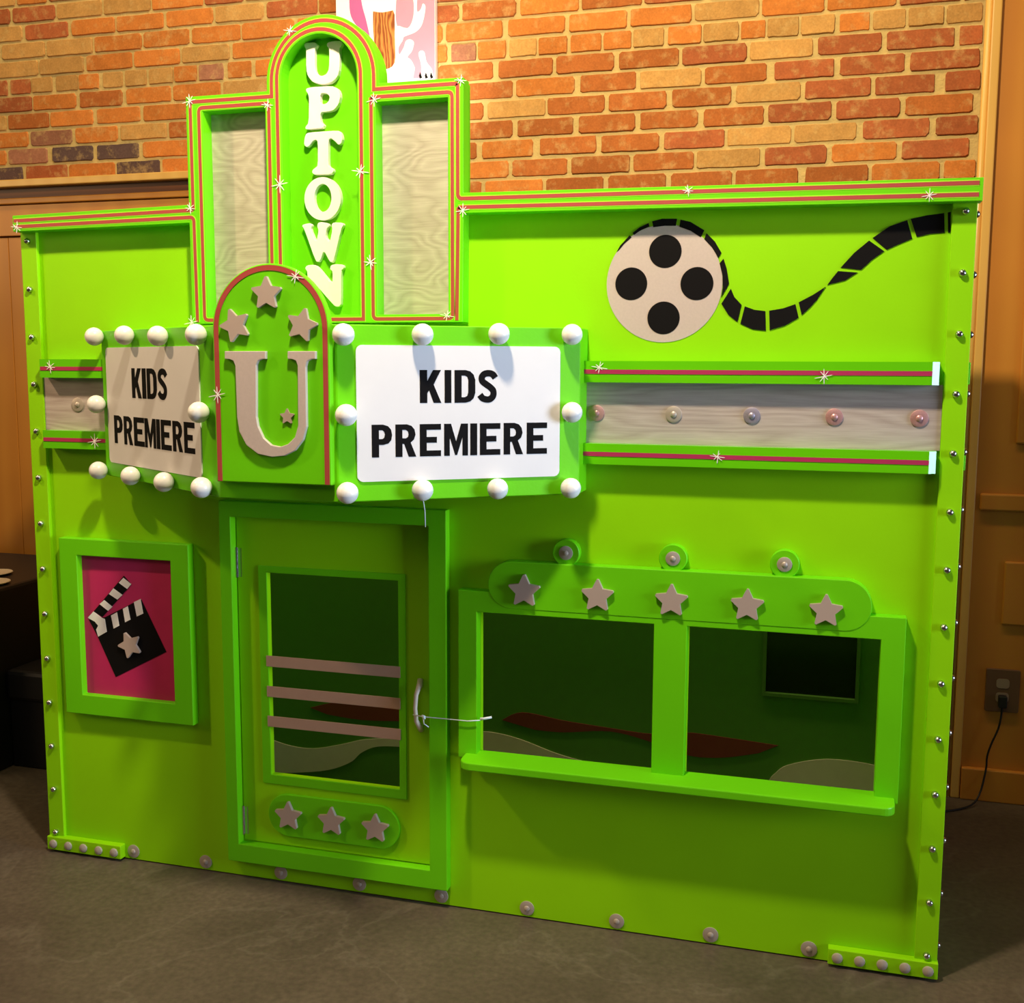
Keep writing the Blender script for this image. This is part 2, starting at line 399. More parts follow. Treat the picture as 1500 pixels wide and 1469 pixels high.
def brick_mesh(seed):
    """unit brick: ragged rounded outline, slightly crowned face"""
    rs = random.Random(seed); o = []
    for x0, z0, x1, z1 in ((-.5, -.5, .5, -.5), (.5, -.5, .5, .5), (.5, .5, -.5, .5), (-.5, .5, -.5, -.5)):
        n = 6 if z0 == z1 else 2
        k = rs.uniform(.02, .05) if z0 == z1 else rs.uniform(.06, .22)
        for i in range(n+1):
            t = k+(1-2*k)*i/n
            x = x0+(x1-x0)*t; z = z0+(z1-z0)*t; j = abs(rs.gauss(0, 1))
            if z0 == z1: z *= 1-min(.11, .035*j)
            else: x *= 1-min(.03, .010*j)
            o.append((x, z))
    bm = bmesh.new(); n = len(o)
    f = [bm.verts.new((x*.982, 0, z*.93)) for x, z in o]; g = [bm.verts.new((x, .35, z)) for x, z in o]; h = [bm.verts.new((x, 1, z)) for x, z in o]
    bm.faces.new(f)
    for A, Bq in ((f, g), (g, h)):
        for i in range(n): bm.faces.new((A[i], A[(i+1) % n], Bq[(i+1) % n], Bq[i]))
    return bm_mesh('brick', bm)
BM = [brick_mesh(100+i) for i in range(20)]
for q in BM: q.materials.append(BR['O'])
ROW0, RH = 2.1035, .0687
L_ = {12: '', 11: '-40-20T 22-66O 68-140R 144-220O 222-300T 302-355R 357-430O',
 10: '-50-13R 16-79R 80-148T 149-219T 220-296O 297-355R 357-430T 432-510O',
 9: '-40-31T 34-98R 102-167O 168-238O 241-311O 313-385T 388-464R 465-540B',
 8: '0-64T 66-134T 136-206O 207-276O 278-351O 352-430O 433-505O',
 7: '-10-54T 55-121T 124-192O 194-262O 264-335T 338-412O 415-490O',
 6: '-25-9R 13-43R 44-75T 79-112T 113-143O 148-178T 181-213T 216-252T 253-287O 289-326P 331-367O 372-410O 413-480T',
 5: '-20-45R 46-110O 114-178B 182-249O 251-322O 325-398T 400-470O',
 4: '-55-8T 10-70B 71-135O 139-204O 207-280O 283-350O 353-420R',
 3: '-25-40O 42-104P 108-171O 174-243T 245-310B 313-380O',
 2: '-60-8O 10-68P 74-135D 139-202D 207-276O 279-345O',
 1: '-30-32D 36-97R 98-167O 168-233D 236-300O 303-370O'}
R_ = {8: '560-590O 592-672R 675-756B 760-848O 850-941B 942-1035R',
 7: '560-648O 651-736O 742-828O 832-919O 922-1014O 1016-1113T 1115-1209O 1211-1315O 1317-1410R 1412-1444R',
 6: '575-655O 659-697P 698-741O 744-786T 787-831O 834-881O 882-925O 926-973T 977-1028O 1029-1083T 1084-1122O 1123-1171T 1172-1224T 1229-1275O 1278-1328T 1330-1384T 1386-1441T',
 5: '560-636B 640-722B 728-810B 813-900B 905-995B 998-1095R 1097-1192T 1197-1293R 1298-1400R 1405-1441R',
 4: '580-664O 668-751B 754-842O 848-932B 936-1028T 1031-1124B 1133-1223R 1229-1327R 1332-1437R',
 3: '626-708B 712-799T 800-886B 890-977B 983-1072B 1076-1174T 1178-1277R 1281-1371R 1384-1438R',
 2: '585-665B 668-751B 756-840B 846-931B 936-1023B 1029-1120B 1124-1219R 1224-1320R 1325-1427B 1430-1437B',
 1: '618-698B 704-781O 789-874B 879-966B 971-1062R 1064-1160T 1162-1256T 1263-1363R 1370-1437R',
 0: '660-745O 748-831B 835-923B 926-1017B 1019-1114T 1119-1212R 1217-1315O 1320-1421R 1423-1436T',
 -1: '622-705B 709-795O 798-884B 889-976B 981-1073B 1076-1170B 1178-1273B 1276-1378O 1382-1435O'}
def add_brick(x0, x1, r, c):
    x1 = min(x1, BX1-.002)
    if x1-x0 < .02: return
    me = random.choice(BM); z = ROW0+RH*r+RH*.5+.0015
    g = .004
    place('brick', me, ((x0+x1)/2, WY-.0065+random.uniform(-.002, .002), z+random.uniform(-.001, .001)), wall, BR[c],
          (0, random.uniform(-.004, .004), 0), (max(.01, x1-x0-g), .010, RH-.0085+random.uniform(-.002, .001)))
import re
rest = bmesh.new()
for r in range(-1, 13):
    zc = ROW0+RH*(r+.5); spans = []
    for tab in (L_, R_):
        for a, b, c in re.findall(r'(-?\d+)-(\d+)([A-Z])', tab.get(r, '')):
            # pixel at the height of this course on the wall plane
            def X(px):
                y = 150.
                for _ in range(4): y += (onY(px, y, 1.25)[2]-zc)*395
                return onY(px, y, 1.25)[0]
            spans.append((X(float(a)), X(float(b)), c))
    spans.sort()
    for s in spans: add_brick(*s[:2], r, s[2])
    # bricks hidden by the sign or just out of frame, in running bond
    edges = [(BX0, spans[0][0]-.006)] if spans else [(BX0, BX1)]
    for p, q in zip(spans, spans[1:]):
        if q[0]-p[1] > .05: edges.append((p[1]+.006, q[0]-.006))
    if spans and BX1-spans[-1][1] > .05: edges.append((spans[-1][1]+.006, BX1))
    for a, b in edges:
        x = a
        n = max(1, round((b-a)/.213)); w = (b-a)/n
        for i in range(n):
            xm = a+(i+.5)*w
            shown = -1.25 < xm < 2.6 and not (r < 1 and xm < .75)
            if shown: add_brick(a+i*w, a+(i+1)*w-.008, r, random.choice('OOTRB'))
            else: add_box(rest, a+i*w, a+(i+1)*w-.01, WY-.006, WY+.002, zc-RH/2+.008, zc+RH/2-.006)
# courses above the frame and behind the playhouse
for r in list(range(-30, -1))+list(range(13, 17)):
    zc = ROW0+RH*(r+.5)
    if zc-RH/2 < .01: continue
    x = BX0+(.106 if r % 2 else 0)
    while x < BX1-.03:
        add_box(rest, x, min(x+.205, BX1), WY-.006, WY+.002, zc-RH/2+.008, zc+RH/2-.006); x += .215
o = obj('brick_courses', bm_mesh('brick_courses', rest), BR['B'], wall); o['kind'] = 'stuff'

# ---- wooden wainscot left, behind the playhouse
wl = empty('wall_left', (-1.2, 1.2, 0), 'honey wood wainscot with moulded cap below the bricks', None); del wl['category']; wl['kind'] = 'structure'
LX0, LX1 = -4.6, .22
x = LX0; i = 0
while x < LX1-.01:
    w = min(.235, LX1-x); box('plank', x+.001, x+w-.001, 1.212, WY-.012, 0, 1.95, OAK, wl, bevel=.002); x += .235
box('rail', LX0, LX1, 1.206, WY-.012, 1.956, 2.078, OAK, wl, bevel=.002)
box('lower_moulding', LX0, LX1, 1.194, WY-.012, 2.08, 2.104, OAK, wl, bevel=.004)
box('frieze', LX0, LX1, 1.204, WY-.012, 2.105, 2.142, DARKWOOD, wl)
box('cap', LX0, LX1, 1.165, WY-.012, 2.143, 2.172, OAKL, wl, bevel=.004)
# ---- wooden panelling right
wr = empty('wall_right', (3.0, 1.22, 0), 'honey wood panelled wall with raised panels beside the bricks', None); del wr['category']; wr['kind'] = 'structure'
RX1 = 4.6
box('backing', 2.648, RX1, 1.225, 1.382, 0, 3.3, OAK, wr)
bm = bmesh.new(); add_tube(bm, [(2.613, 1.22, 0), (2.613, 1.22, 3.3)], .011, 12); obj('corner_bead', bm_mesh('corner_bead', bm, True), OAKL, wr)
box('casing', 2.622, 2.650, 1.205, 1.382, 0, 3.3, OAKL, wr, bevel=.004)
box('raised_panel', 2.762, 3.16, 1.213, 1.2245, 1.197, 3.0, OAK, wr, bevel=.008)
box('raised_panel', 3.26, 3.66, 1.213, 1.2245, 1.197, 3.0, OAK, wr, bevel=.008)
box('rail', 2.664, RX1, 1.207, 1.2245, .978, 1.034, OAK, wr, bevel=.006)
box('raised_panel', 2.75, 3.16, 1.213, 1.2245, .602, .813, OAK, wr, bevel=.008)
box('raised_panel', 3.26, 3.66, 1.213, 1.2245, .602, .813, OAK, wr, bevel=.008)
bb = box('baseboard_right', 2.652, RX1, 1.200, 1.2245, 0, .11, OAK, None, bevel=.004); tag(bb, 'wooden baseboard at the foot of the panelled wall', kind='structure')

# ================================================================== PLAYHOUSE
PW, PD, PT = 2.484, .70, .02        # width, depth, board thickness
H0 = 1.81
ph = empty('cinema_playhouse', (PW/2, PD/2, 0), 'lime green wooden toy cinema playhouse with marquee, door and ticket window', 'playhouse')

# front panel with the door and the two window openings
front = prism('front_panel', [rect(0, PW, .004, H0), rect(.646, 1.212, .110, 1.033), rect(1.347, 1.80, .435, .82), rect(1.88, 2.325, .435, .82)], 0, PT, LIME, ph)
for k in range(9): place('washer', WASHER, (.281+.2388*k, 0, .0275), front, WASH)
# sides
for nm, xa, xb in (('side_panel', 0, PT), ('side_panel', PW-PT, PW)):
    sp = box(nm, xa, xb, PT, PD, .004, H0, LIME, ph)
    xo = xa-.0005 if xa == 0 else xb+.0005
    for k in range(14):
        b = place('bolt', BOLT, (xo, .045, 1.780-.1323*k), sp, METAL, (0, 0, -math.pi/2 if xa == 0 else math.pi/2))
    if xa > 0:
        for z0, z1 in ((1.403, 1.454), (1.206, 1.256)): box('side_bar', PW, PW+.012, .07, PD-.05, z0, z1, GREEN, sp, bevel=.002)
# back panel with a small window, mural bands inside
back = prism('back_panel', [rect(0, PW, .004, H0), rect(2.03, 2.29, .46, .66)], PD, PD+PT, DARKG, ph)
MY = PD-.0015
def mural(name, pts, material, dy):
    c = [W(x, y, PD) for x, y in pts]; c = [(min(max(a, PT+.004), PW-PT-.004), max(b, .006)) for a, b in c]
    return prism(name, [c], MY-dy, MY+.001, material, back)
q = lambda x, y: (640+x*.2995, 760+y*.2995)
q4 = lambda x, y: (960+x*.36, 760+y*.36)
top = spline([q(20, 1330), q(60, 1150), q(120, 1062), q(215, 1040), q(300, 1047), q(420, 1080), q(600, 1150), q(780, 1195), q(1050, 1225), q4(130, 1030), q4(250, 1062), q4(430, 1078), q4(480, 1040), q4(540, 1000), q4(700, 976), q4(890, 1000), q4(990, 1040)], 5)
mural('mural_hill', top+[q4(1000, 1300), q(40, 1330)], MURW, .003)
mural('mural_band', spline([q(320, 982), q(420, 945), q(620, 985), q(850, 1022), q(1050, 1050), q4(130, 868), q4(300, 890), q4(500, 921)], 5)
      + spline([q4(420, 952), q4(270, 970), q4(130, 960), q(1050, 1090), q(850, 1038), q(620, 1042), q(480, 1030)], 5), MURR, .002)
dq = lambda x, y: (290+x*.3, 1000+y*.3)
mural('mural_wave', spline([dq(300, 250), dq(430, 300), dq(560, 320), dq(700, 300), dq(820, 275), dq(1010, 268)], 5)
      + spline([dq(1010, 312), dq(880, 310), dq(800, 340), dq(740, 390), dq(600, 430), dq(300, 442)], 5), MURW, .002)
prism('back_window_dark_fill', [rect(2.026, 2.294, .456, .664)], PD+.006, PD+.010, mat('near_black_fill', (22, 24, 20), .2), back)  # near-black sheet added so the back window opening stays dark
mural('mural_band', spline([(455, 1036), (500, 1028), (560, 1036), (640, 1046)], 4)+spline([(640, 1056), (590, 1056), (530, 1054), (480, 1046)], 4), MURR, .002)
wfr = prism('back_window_frame', [rect(2.020, 2.300, .45, .67), rect(2.03, 2.29, .46, .66)], PD-.010, PD-.0005, mat('mural_frame_green', (84, 128, 50), .6), back)

# corner posts with bolts
for xa, xb, bx in ((0, .051, .025), (2.433, PW, 2.460)):
    p = box('corner_post', xa, xb, -.012, 0, .045, H0, LIME, ph, bevel=.0015)
    for k in range(14): place('bolt', BOLT, (bx, -.012, 1.780-.1323*k), p, METAL)
for xa, xb in ((0, .253), (2.236, PW+.002)):
    p = box('corner_plate', xa, xb, -.024, -.0, .008, .048, LIME, ph, bevel=.002)
    for k in range(5): place('rivet', RIVET, (xa+.022+(xb-xa-.044)*k/4, -.024, .027), p, WASH)

# ---- stepped sign frame and fascia
FY = -.045
AC, AZ, AR, HR = .945, 2.148, .153, .104
HC, HZ = .935, 2.153
arc = lambda r, n, a0=0, a1=math.pi: [(AC+r*math.cos(a0+(a1-a0)*i/n), AZ+r*math.sin(a0+(a1-a0)*i/n)) for i in range(n+1)]
outer = [(0.004, 1.803), (.558, 1.810), (.558, 1.548), (1.314, 1.548), (1.316, 1.810), (2.490, 1.797), (2.490, 1.846), (1.316, 1.858),
         (1.316, 2.128), (AC+AR, 2.128)] + arc(AR, 32) + [(AC-AR, 2.128), (.558, 2.128), (.558, 1.856), (0.004, 1.846)]
holeL = rect(.606, .786, 1.568, 2.089); holeR = rect(1.088, 1.277, 1.568, 2.084)
harc = lambda r, n: [(HC+r*math.cos(math.pi*i/n), HZ+r*math.sin(math.pi*i/n)) for i in range(n+1)]
holeC = [(HC-HR, 1.568), (HC+HR, 1.568)] + harc(HR, 32)
frame = prism('sign_frame', [outer, holeL, holeC, holeR], FY, -.0005, GREEN, ph)
md = frame.modifiers.new('edge', 'BEVEL'); md.width = .0015; md.segments = 1; md.limit_method = 'ANGLE'; md.angle_limit = math.radians(60)
# backing behind the raised part of the sign
prism('sign_back', [[(.562, H0), (1.312, H0), (1.312, 2.124), (AC+AR-.004, 2.124)]+arc(AR-.004, 24)+[(AC-AR+.004, 2.124), (.562, 2.124)]], 0, PT, GREEN, ph)
prism('silver_panel', [rect(.600, .792, 1.562, 2.094)], -.003, -.0005, SILVERWOOD, ph)
prism('silver_panel', [rect(1.082, 1.283, 1.562, 2.090)], -.003, -.0005, SILVERWOOD, ph)
cpanel = prism('letter_panel', [[(HC-HR-.004, 1.562), (HC+HR+.004, 1.562)]+harc(HR+.004, 32)], -.003, -.0005, GREEN, ph)
SW = .0088; OFF = .0135
def stripes(path, Y, parent, w=SW, material=RED, outline=True, ow=.0044):
    if outline: prism('stripe_outline', ribbon(path, w+ow), Y-.0006, Y+.0004, PALE, parent)
    prism('stripe', ribbon(path, w), Y-.0012, Y+.0004, material, parent)
def fillet(path, r=.012, n=5):
    out = [path[0]]
    for i in range(1, len(path)-1):
        p = np.array(path[i]); a = np.array(path[i-1]); b = np.array(path[i+1])
        da = a-p; db = b-p; la = np.linalg.norm(da); lb = np.linalg.norm(db)
        if min(la, lb) < 2.1*r or abs((da@db)/(la*lb)+1) < .05: out.append(path[i]); continue
        A = p+da/la*r; B = p+db/lb*r
        for k in range(n+1):
            t = k/n; out.append(tuple((1-t)**2*A+2*t*(1-t)*p+t*t*B))
    out.append(path[-1]); return out
o_ = OFF
stripes(fillet([(2.482, 1.835), (1.316+.014, 1.846), (1.316-o_, 1.849), (1.316-o_, 2.128-o_)][0:1]+[(1.302, 1.8445), (1.302, 2.1145)]), FY, frame)
stripes([(1.302, 2.1145), (AC+AR-o_, 2.1145)]+arc(AR-o_, 30)+[(AC-AR+o_, 2.1145), (.571, 2.1145)], FY, frame)
stripes([(.571, 2.1145), (.571, 1.842)], FY, frame)
stripes([(.571, 1.842), (.008, 1.832)], FY, frame)
stripes(fillet([(.012, 1.816), (.572, 1.824), (.574, 1.552)]), FY, frame)
stripes([(1.303, 1.824), (2.482, 1.8105)], FY, frame)
stripes([(1.303, 1.824), (1.299, 1.552)], FY, frame)
stripes(fillet([(.7965, 2.0985), (.5955, 2.0985), (.5955, 1.5575), (.7965, 1.5575)]), FY, frame)
stripes([(.7965, 2.0985), (.7965, 1.552)], FY, frame)
stripes([(HC-HR-.0105, 1.557)]+harc(HR+.0105, 30)[::-1]+[(HC+HR+.0105, 1.557), (HC-HR, 1.557)], FY, frame)
stripes(fillet([(1.0765, 2.096), (1.288, 2.096), (1.288, 1.557), (1.0765, 1.557), (1.0765, 2.096)]), FY, frame)
for x, y in ((425, 45), (278, 148), (392, 154), (279, 305), (410, 270), (528, 251), (548, 146), (675, 118), (543, 384), (678, 308), (655, 462), (281, 472), (25, 333), (1008, 279), (1361, 286)):
    sparkle(x, y, FY, frame, 14 if y in (270, 251, 384) else 11)

# ---- UPTOWN letters
t1 = lambda p: (420+p[0]*.14986, 30+p[1]*.14986)
t2 = lambda p: (420+p[0]*.14986, 240+p[1]*.14986)
LET = [
 ('letter_u', t1, [[(168,235),(185,215),(270,212),(300,235),(285,262),(272,280),(272,470),(290,520),(340,545),(390,520),(412,470),(415,275),(390,245),(395,215),(450,200),(535,198),(545,225),(530,255),(515,270),(515,470),(495,550),(440,605),(350,630),(255,605),(205,545),(188,480),(188,275),(172,258)]]),
 ('letter_p', t1, [[(190,665),(250,650),(440,640),(500,665),(525,730),(505,820),(460,875),(400,890),(327,895),(327,985),(365,1020),(355,1050),(185,1065),(182,1040),(215,1000),(218,750),(205,710),(190,690)], [(327,710),(390,710),(420,740),(415,780),(385,815),(327,820)]]),
 ('letter_t', t1, [[(190,1100),(260,1090),(500,1075),(530,1095),(545,1150),(530,1205),(505,1218),(470,1180),(430,1150),(405,1165),(405,1405),(415,1428),(455,1450),(455,1480),(430,1505),(275,1510),(248,1490),(248,1465),(275,1440),(302,1420),(302,1180),(280,1165),(250,1180),(215,1230),(190,1238),(167,1215),(172,1150)]]),
 ('letter_o', t2, [circ(350, 340, 178, 28, 212), circ(352, 332, 85, 24, 137)]),
 ('letter_w', t2, [[(145,605),(165,590),(230,578),(245,600),(232,640),(288,770),(310,650),(295,610),(305,575),(340,568),(405,580),(415,605),(385,640),(378,715),(420,765),(445,640),(435,595),(455,572),(545,575),(555,600),(530,640),(460,940),(440,965),(415,950),(360,845),(325,945),(305,960),(280,950),(170,640)]]),
 ('letter_n', t2, [[(175,1020),(195,992),(260,985),(300,1000),(445,1180),(448,1050),(420,1030),(430,990),(480,980),(550,985),(558,1020),(530,1045),(530,1370),(515,1395),(485,1398),(460,1385),(282,1182),(282,1330),(310,1360),(300,1390),(185,1390),(180,1360),(203,1335),(203,1060)]])]
for nm, tf, cs in LET:
    prism(nm, [[W(*tf(p), -.017) for p in chaikin(c)] for c in cs], -.017, -.0025, WHITE, cpanel, bevel=.0015)

# ---- trim bars and silver strips either side of the marquee
def bar(x0, x1, z0, z1, mitre):
    c = .028 if mitre else 0
    bm = bmesh.new()
    pl = [(x0, -.04), (x1-c*.55, -.04), (x1, -.04+c*.385), (x1, -.0005), (x0, -.0005)] if mitre else [(x0, -.04), (x1, -.04), (x1, -.0005), (x0, -.0005)]
    a = [bm.verts.new((x, y, z0)) for x, y in pl]; b = [bm.verts.new((x, y, z1)) for x, y in pl]
    bm.faces.new(a); bm.faces.new(b[::-1])
    for i in range(len(pl)): j = (i+1) % len(pl); bm.faces.new((a[i], a[j], b[j], b[i]))
    o = obj('trim_bar', bm_mesh('trim_bar', bm), GLOSSG, ph)
    zc = (z0+z1)/2
    stripes([(x0+.002, zc), (x1-c*.55, zc)], -.04, o, w=.0105, material=MAGENTA, outline=False)
    return o
b1 = bar(1.56, 2.422, 1.403, 1.454, True); b2 = bar(1.56, 2.424, 1.206, 1.256, True)
b3 = bar(.066, .33, 1.403, 1.454, False); b4 = bar(.066, .33, 1.206, 1.256, False)
for x, y, p in ((878, 538, b1), (1207, 551, b1), (1051, 669, b2), (74, 537, b3), (139, 646, b4)): sparkle(x, y, -.04, p, 12)
s1 = prism('silver_strip', [rect(1.56, 2.4325, 1.256, 1.403)], -.008, -.0005, SILVERWOODH, ph)
s2 = prism('silver_strip', [rect(.0515, .33, 1.256, 1.403)], -.008, -.0005, SILVERWOODH, ph)
for x, mt in ((1.645, WASHP), (1.833, WASH), (2.016, WASHV), (2.202, WASHP), (2.386, WASHP)): place('washer', WASHER, (x, -.008, 1.328), s1, mt)
place('washer', WASHER, (.162, -.008, 1.328), s2, WASH)

# ---- marquee
MZ0, MZ1 = 1.137, 1.531
PA, PB, PC, PE = Vector((.277, -.050, 0)), Vector((.851, -.418, 0)), Vector((1.145, -.412, 0)), Vector((1.620, -.082, 0))
plan = [PA, PB, PC, PE, Vector((1.620, -.0008, 0)), Vector((.277, -.0008, 0))]
bm = bmesh.new()
a = [bm.verts.new((p.x, p.y, MZ0)) for p in plan]; b = [bm.verts.new((p.x, p.y, MZ1)) for p in plan]
bm.faces.new(a); bm.faces.new(b[::-1])
for i in range(6): j = (i+1) % 6; bm.faces.new((a[i], a[j], b[j], b[i]))
marq = obj('marquee', bm_mesh('marquee', bm), GREEN, ph)
md = marq.modifiers.new('edge', 'BEVEL'); md.width = .002; md.segments = 1
class Face:
    """plane of a marquee face: local x along the face, local -y out of it, z up"""
    def __init__(s, A, B):
        d = (B-A).normalized(); s.A = A; s.d = d; s.n = Vector((d.y, -d.x, 0))
        s.T = Matrix(((d.x, -s.n.x, 0, A.x), (d.y, -s.n.y, 0, A.y), (0, 0, 1, 0), (0, 0, 0, 1)))
    def px(s, x, y, off=0):
        v = ray(x, y); o = s.A+s.n*off; n = np.array(s.n)
        t = ((np.array(o)-CAM)@n)/(v@n); p = CAM+v*t
        return (float((p-np.array(s.A))@np.array(s.d)), float(p[2]))
FR, FL = Face(PC, PE), Face(PA, PB)
BALLM = lathe([(.0245*math.sin(t), -.0238+.0245*math.cos(t)) for t in [math.radians(d) for d in range(12, 181, 12)]], 24); BALLM.materials.append(BALL)
def balls(F, pts):
    for x, y in pts:
        s, z = F.px(x, y, .0238); w = F.T @ Vector((s, 0, z))
        place('ball_bulb', BALLM, w, marq, BALL, (0, 0, math.atan2(F.d.y, F.d.x)))
balls(FR, [(503,490),(619,490),(731,489),(838,490),(507,608),(838,604),(509,722),(619,718),(729,716),(836,715)])
balls(FL, [(138,493),(182,491),(231,492),(287,490),(141,592),(291,604),(144,689),(191,697),(240,706),(295,714)])
GL = {
 'k': [[(0,0),(.22,0),(.22,.30),(.275,.385),(.41,0),(.64,0),(.41,.56),(.63,1),(.40,1),(.22,.66),(.22,1),(0,1)]],
 'i': [[(0,0),(.2,0),(.2,1),(0,1)]],
 'd': [[(0,0),(.33,0),(.47,.04),(.57,.14),(.62,.3),(.62,.7),(.57,.86),(.47,.96),(.33,1),(0,1)], [(.21,.17),(.31,.17),(.38,.21),(.41,.31),(.41,.69),(.38,.79),(.31,.83),(.21,.83)]],
 's': ribbon(spline([(.555,.76),(.47,.87),(.33,.905),(.19,.87),(.12,.77),(.14,.66),(.25,.57),(.38,.48),(.485,.37),(.49,.22),(.40,.115),(.28,.095),(.15,.135),(.06,.24)], 5), .2),
 'p': [[(0,0),(.22,0),(.22,.38),(.35,.38),(.5,.42),(.59,.52),(.62,.68),(.59,.84),(.5,.95),(.35,1),(0,1)], [(.22,.56),(.33,.56),(.38,.6),(.40,.69),(.38,.78),(.33,.83),(.22,.83)]],
 'r': [[(0,0),(.21,0),(.21,.40),(.265,.40),(.40,0),(.63,0),(.46,.44),(.56,.53),(.61,.68),(.58,.84),(.49,.95),(.35,1),(0,1)], [(.21,.57),(.32,.57),(.38,.61),(.40,.69),(.38,.78),(.32,.83),(.21,.83)]],
 'e': [[(0,0),(.62,0),(.62,.18),(.2,.18),(.2,.42),(.5,.42),(.5,.60),(.2,.60),(.2,.82),(.62,.82),(.62,1),(0,1)]],
 'm': [[(0,0),(.17,0),(.17,.58),(.335,.02),(.395,.02),(.56,.58),(.56,0),(.73,0),(.73,1),(.52,1),(.365,.45),(.21,1),(0,1)]]}
def sign_face(F, corners, tf, rows, who):
    P = [F.px(*c) for c in corners]
    x0 = (P[0][0]+P[3][0])/2; x1 = (P[1][0]+P[2][0])/2; z1 = (P[0][1]+P[1][1])/2; z0 = (P[2][1]+P[3][1])/2
    sg = prism('sign_board', [rrect(x0, x1, z0, z1, .014)], -.003, .0005, SIGN, ph, T=F.T)
    sg['label'] = who
    for word, ytop, ybot, xs in rows:
        zt = F.px(*tf(xs[0][0], ytop))[1]; zb = F.px(*tf(xs[0][0], ybot))[1]
        for ch, (xa, xb) in zip(word, xs):
            ym = (ytop+ybot)/2
            sa = F.px(*tf(xa, ym))[0]; sb = F.px(*tf(xb, ym))[0]
            wid = max(p[0] for c in GL[ch] for p in c)-min(p[0] for c in GL[ch] for p in c); mn = min(p[0] for c in GL[ch] for p in c)
            prism('printed_letter', [[(sa+(p[0]-mn)/wid*(sb-sa), zb+p[1]*(zt-zb)) for p in c] for c in GL[ch]], -.0036, -.0028, BLACK, sg, T=F.T)
tr = lambda x, y: (510+x*.21333, 500+y*.21333)
tl = lambda x, y: (150+x*.13617, 500+y*.13617)
sign_face(FR, [(520,507),(820,506),(819,698),(524,705)], tr,
  [('kids', 196, 423, [(490,637),(660,706),(728,870),(885,1025)]),
   ('premiere', 572, 797, [(160,300),(323,465),(490,635),(657,820),(836,883),(902,1042),(1065,1198),(1223,1362)])], 'white board reading KIDS PREMIERE, lit cool white')
sign_face(FL, [(156,508),(292,508),(297,698),(162,678)], tl,
  [('kids', 288, 607, [(330,432),(440,482),(492,597),(605,712)]),
   ('premiere', 793, 1090, [(142,232),(245,338),(352,463),(468,587),(593,632),(642,753),(768,873),(890,1005)])], 'tan-lit board reading KIDS PREMIERE')

# ---- arched board with the big U
UY = -.438
ub = prism('arched_board', [archp(.855, 1.141, 1.177, 1.520, 32)], UY, -.4185, GREEN, ph, bevel=.0025)
pathU = [(.8645, 1.179)]+[(.998-.1335*math.cos(math.pi*i/30), 1.520+.1335*math.sin(math.pi*i/30)) for i in range(31)]+[(1.1315, 1.179)]
stripes(pathU, UY, ub, w=.0115, outline=False)
tu = lambda p: (300+p[0]*.2587, 370+p[1]*.2587)
UL = [(112,558),(343,558),(343,602),(318,604),(300,612),(290,635),(290,930),(300,985),(330,1050),(375,1090),(425,1100),(470,1085),(510,1045),(528,980),(525,640),(515,612),(495,604),(468,602),(468,558),(625,558),(625,602),(598,604),(578,615),(570,645),(575,985),(555,1060),(510,1120),(450,1150),(380,1157),(300,1140),(235,1090),(195,1015),(182,930),(172,640),(160,612),(140,604),(112,602)]
prism('letter_u', [[W(*tu(p), UY-.010) for p in UL]], UY-.010, UY+.0005, SILV, ub, bevel=.0012)
for cx, cy, r, ro in ((357, 232, 98, 0), (180, 412, 98, .36), (557, 410, 98, -.26), (470, 928, 46, 0)):
    x, y = tu((cx, cy)); star(x, y, UY, r*.2587, ub, ro)
sparkle(433, 405, UY, ub, 14); sparkle(319, 578, UY, ub, 13)

# ---- film reel painted on the panel
reel = prism('film_reel', [circ(1.802, 1.636, .1375, 64)], -.0012, .0005, SILV, ph)
for x, z in ((1.804, 1.711), (1.724, 1.637), (1.880, 1.635), (1.803, 1.556)): prism('reel_hole', [circ(x, z, .0385, 40)], -.0018, -.001, BLACK, reel)
f7 = lambda p: (880+p[0]*.17333, 300+p[1]*.17333)
f8 = lambda p: (1030+p[0]*.26, 290+p[1]*.26)
for tf, cs in ((f7, [[(135,400),(165,345),(245,258),(262,275),(200,330),(155,385)], [(270,238),(330,190),(405,155),(412,182),(340,215),(282,255)],
    [(435,140),(520,118),(645,118),(635,178),(540,178),(445,190)], [(675,125),(760,145),(875,215),(845,275),(760,220),(665,185)],
    [(895,240),(965,310),(1020,405),(995,450),(940,360),(875,290)], [(1038,455),(1065,540),(1085,665),(1020,780),(1032,700),(1030,600),(1005,495)],
    [(1100,710),(1130,780),(1190,845),(1155,990),(1080,930),(1020,835)]]),
  (f8, [[(235,610),(290,630),(350,637),(353,748),(280,740),(210,708)], [(372,635),(450,622),(520,598),(538,675),(460,720),(375,745)],
    [(538,588),(620,545),(690,500),(640,575),(600,620),(555,660)], [(700,490),(725,455),(760,412),(870,420),(800,465)],
    [(775,392),(850,310),(935,240),(1020,300),(950,350),(890,405)], [(955,225),(1050,160),(1150,125),(1178,230),(1100,262),(1035,292)],
    [(1170,118),(1260,98),(1358,85),(1360,195),(1280,202),(1203,220)], [(1378,82),(1395,78),(1393,195),(1380,195)]])):
    for c in cs: prism('film_frame', [[W(*tf(p)) for p in c]], -.0018, .0004, BLACK, reel)

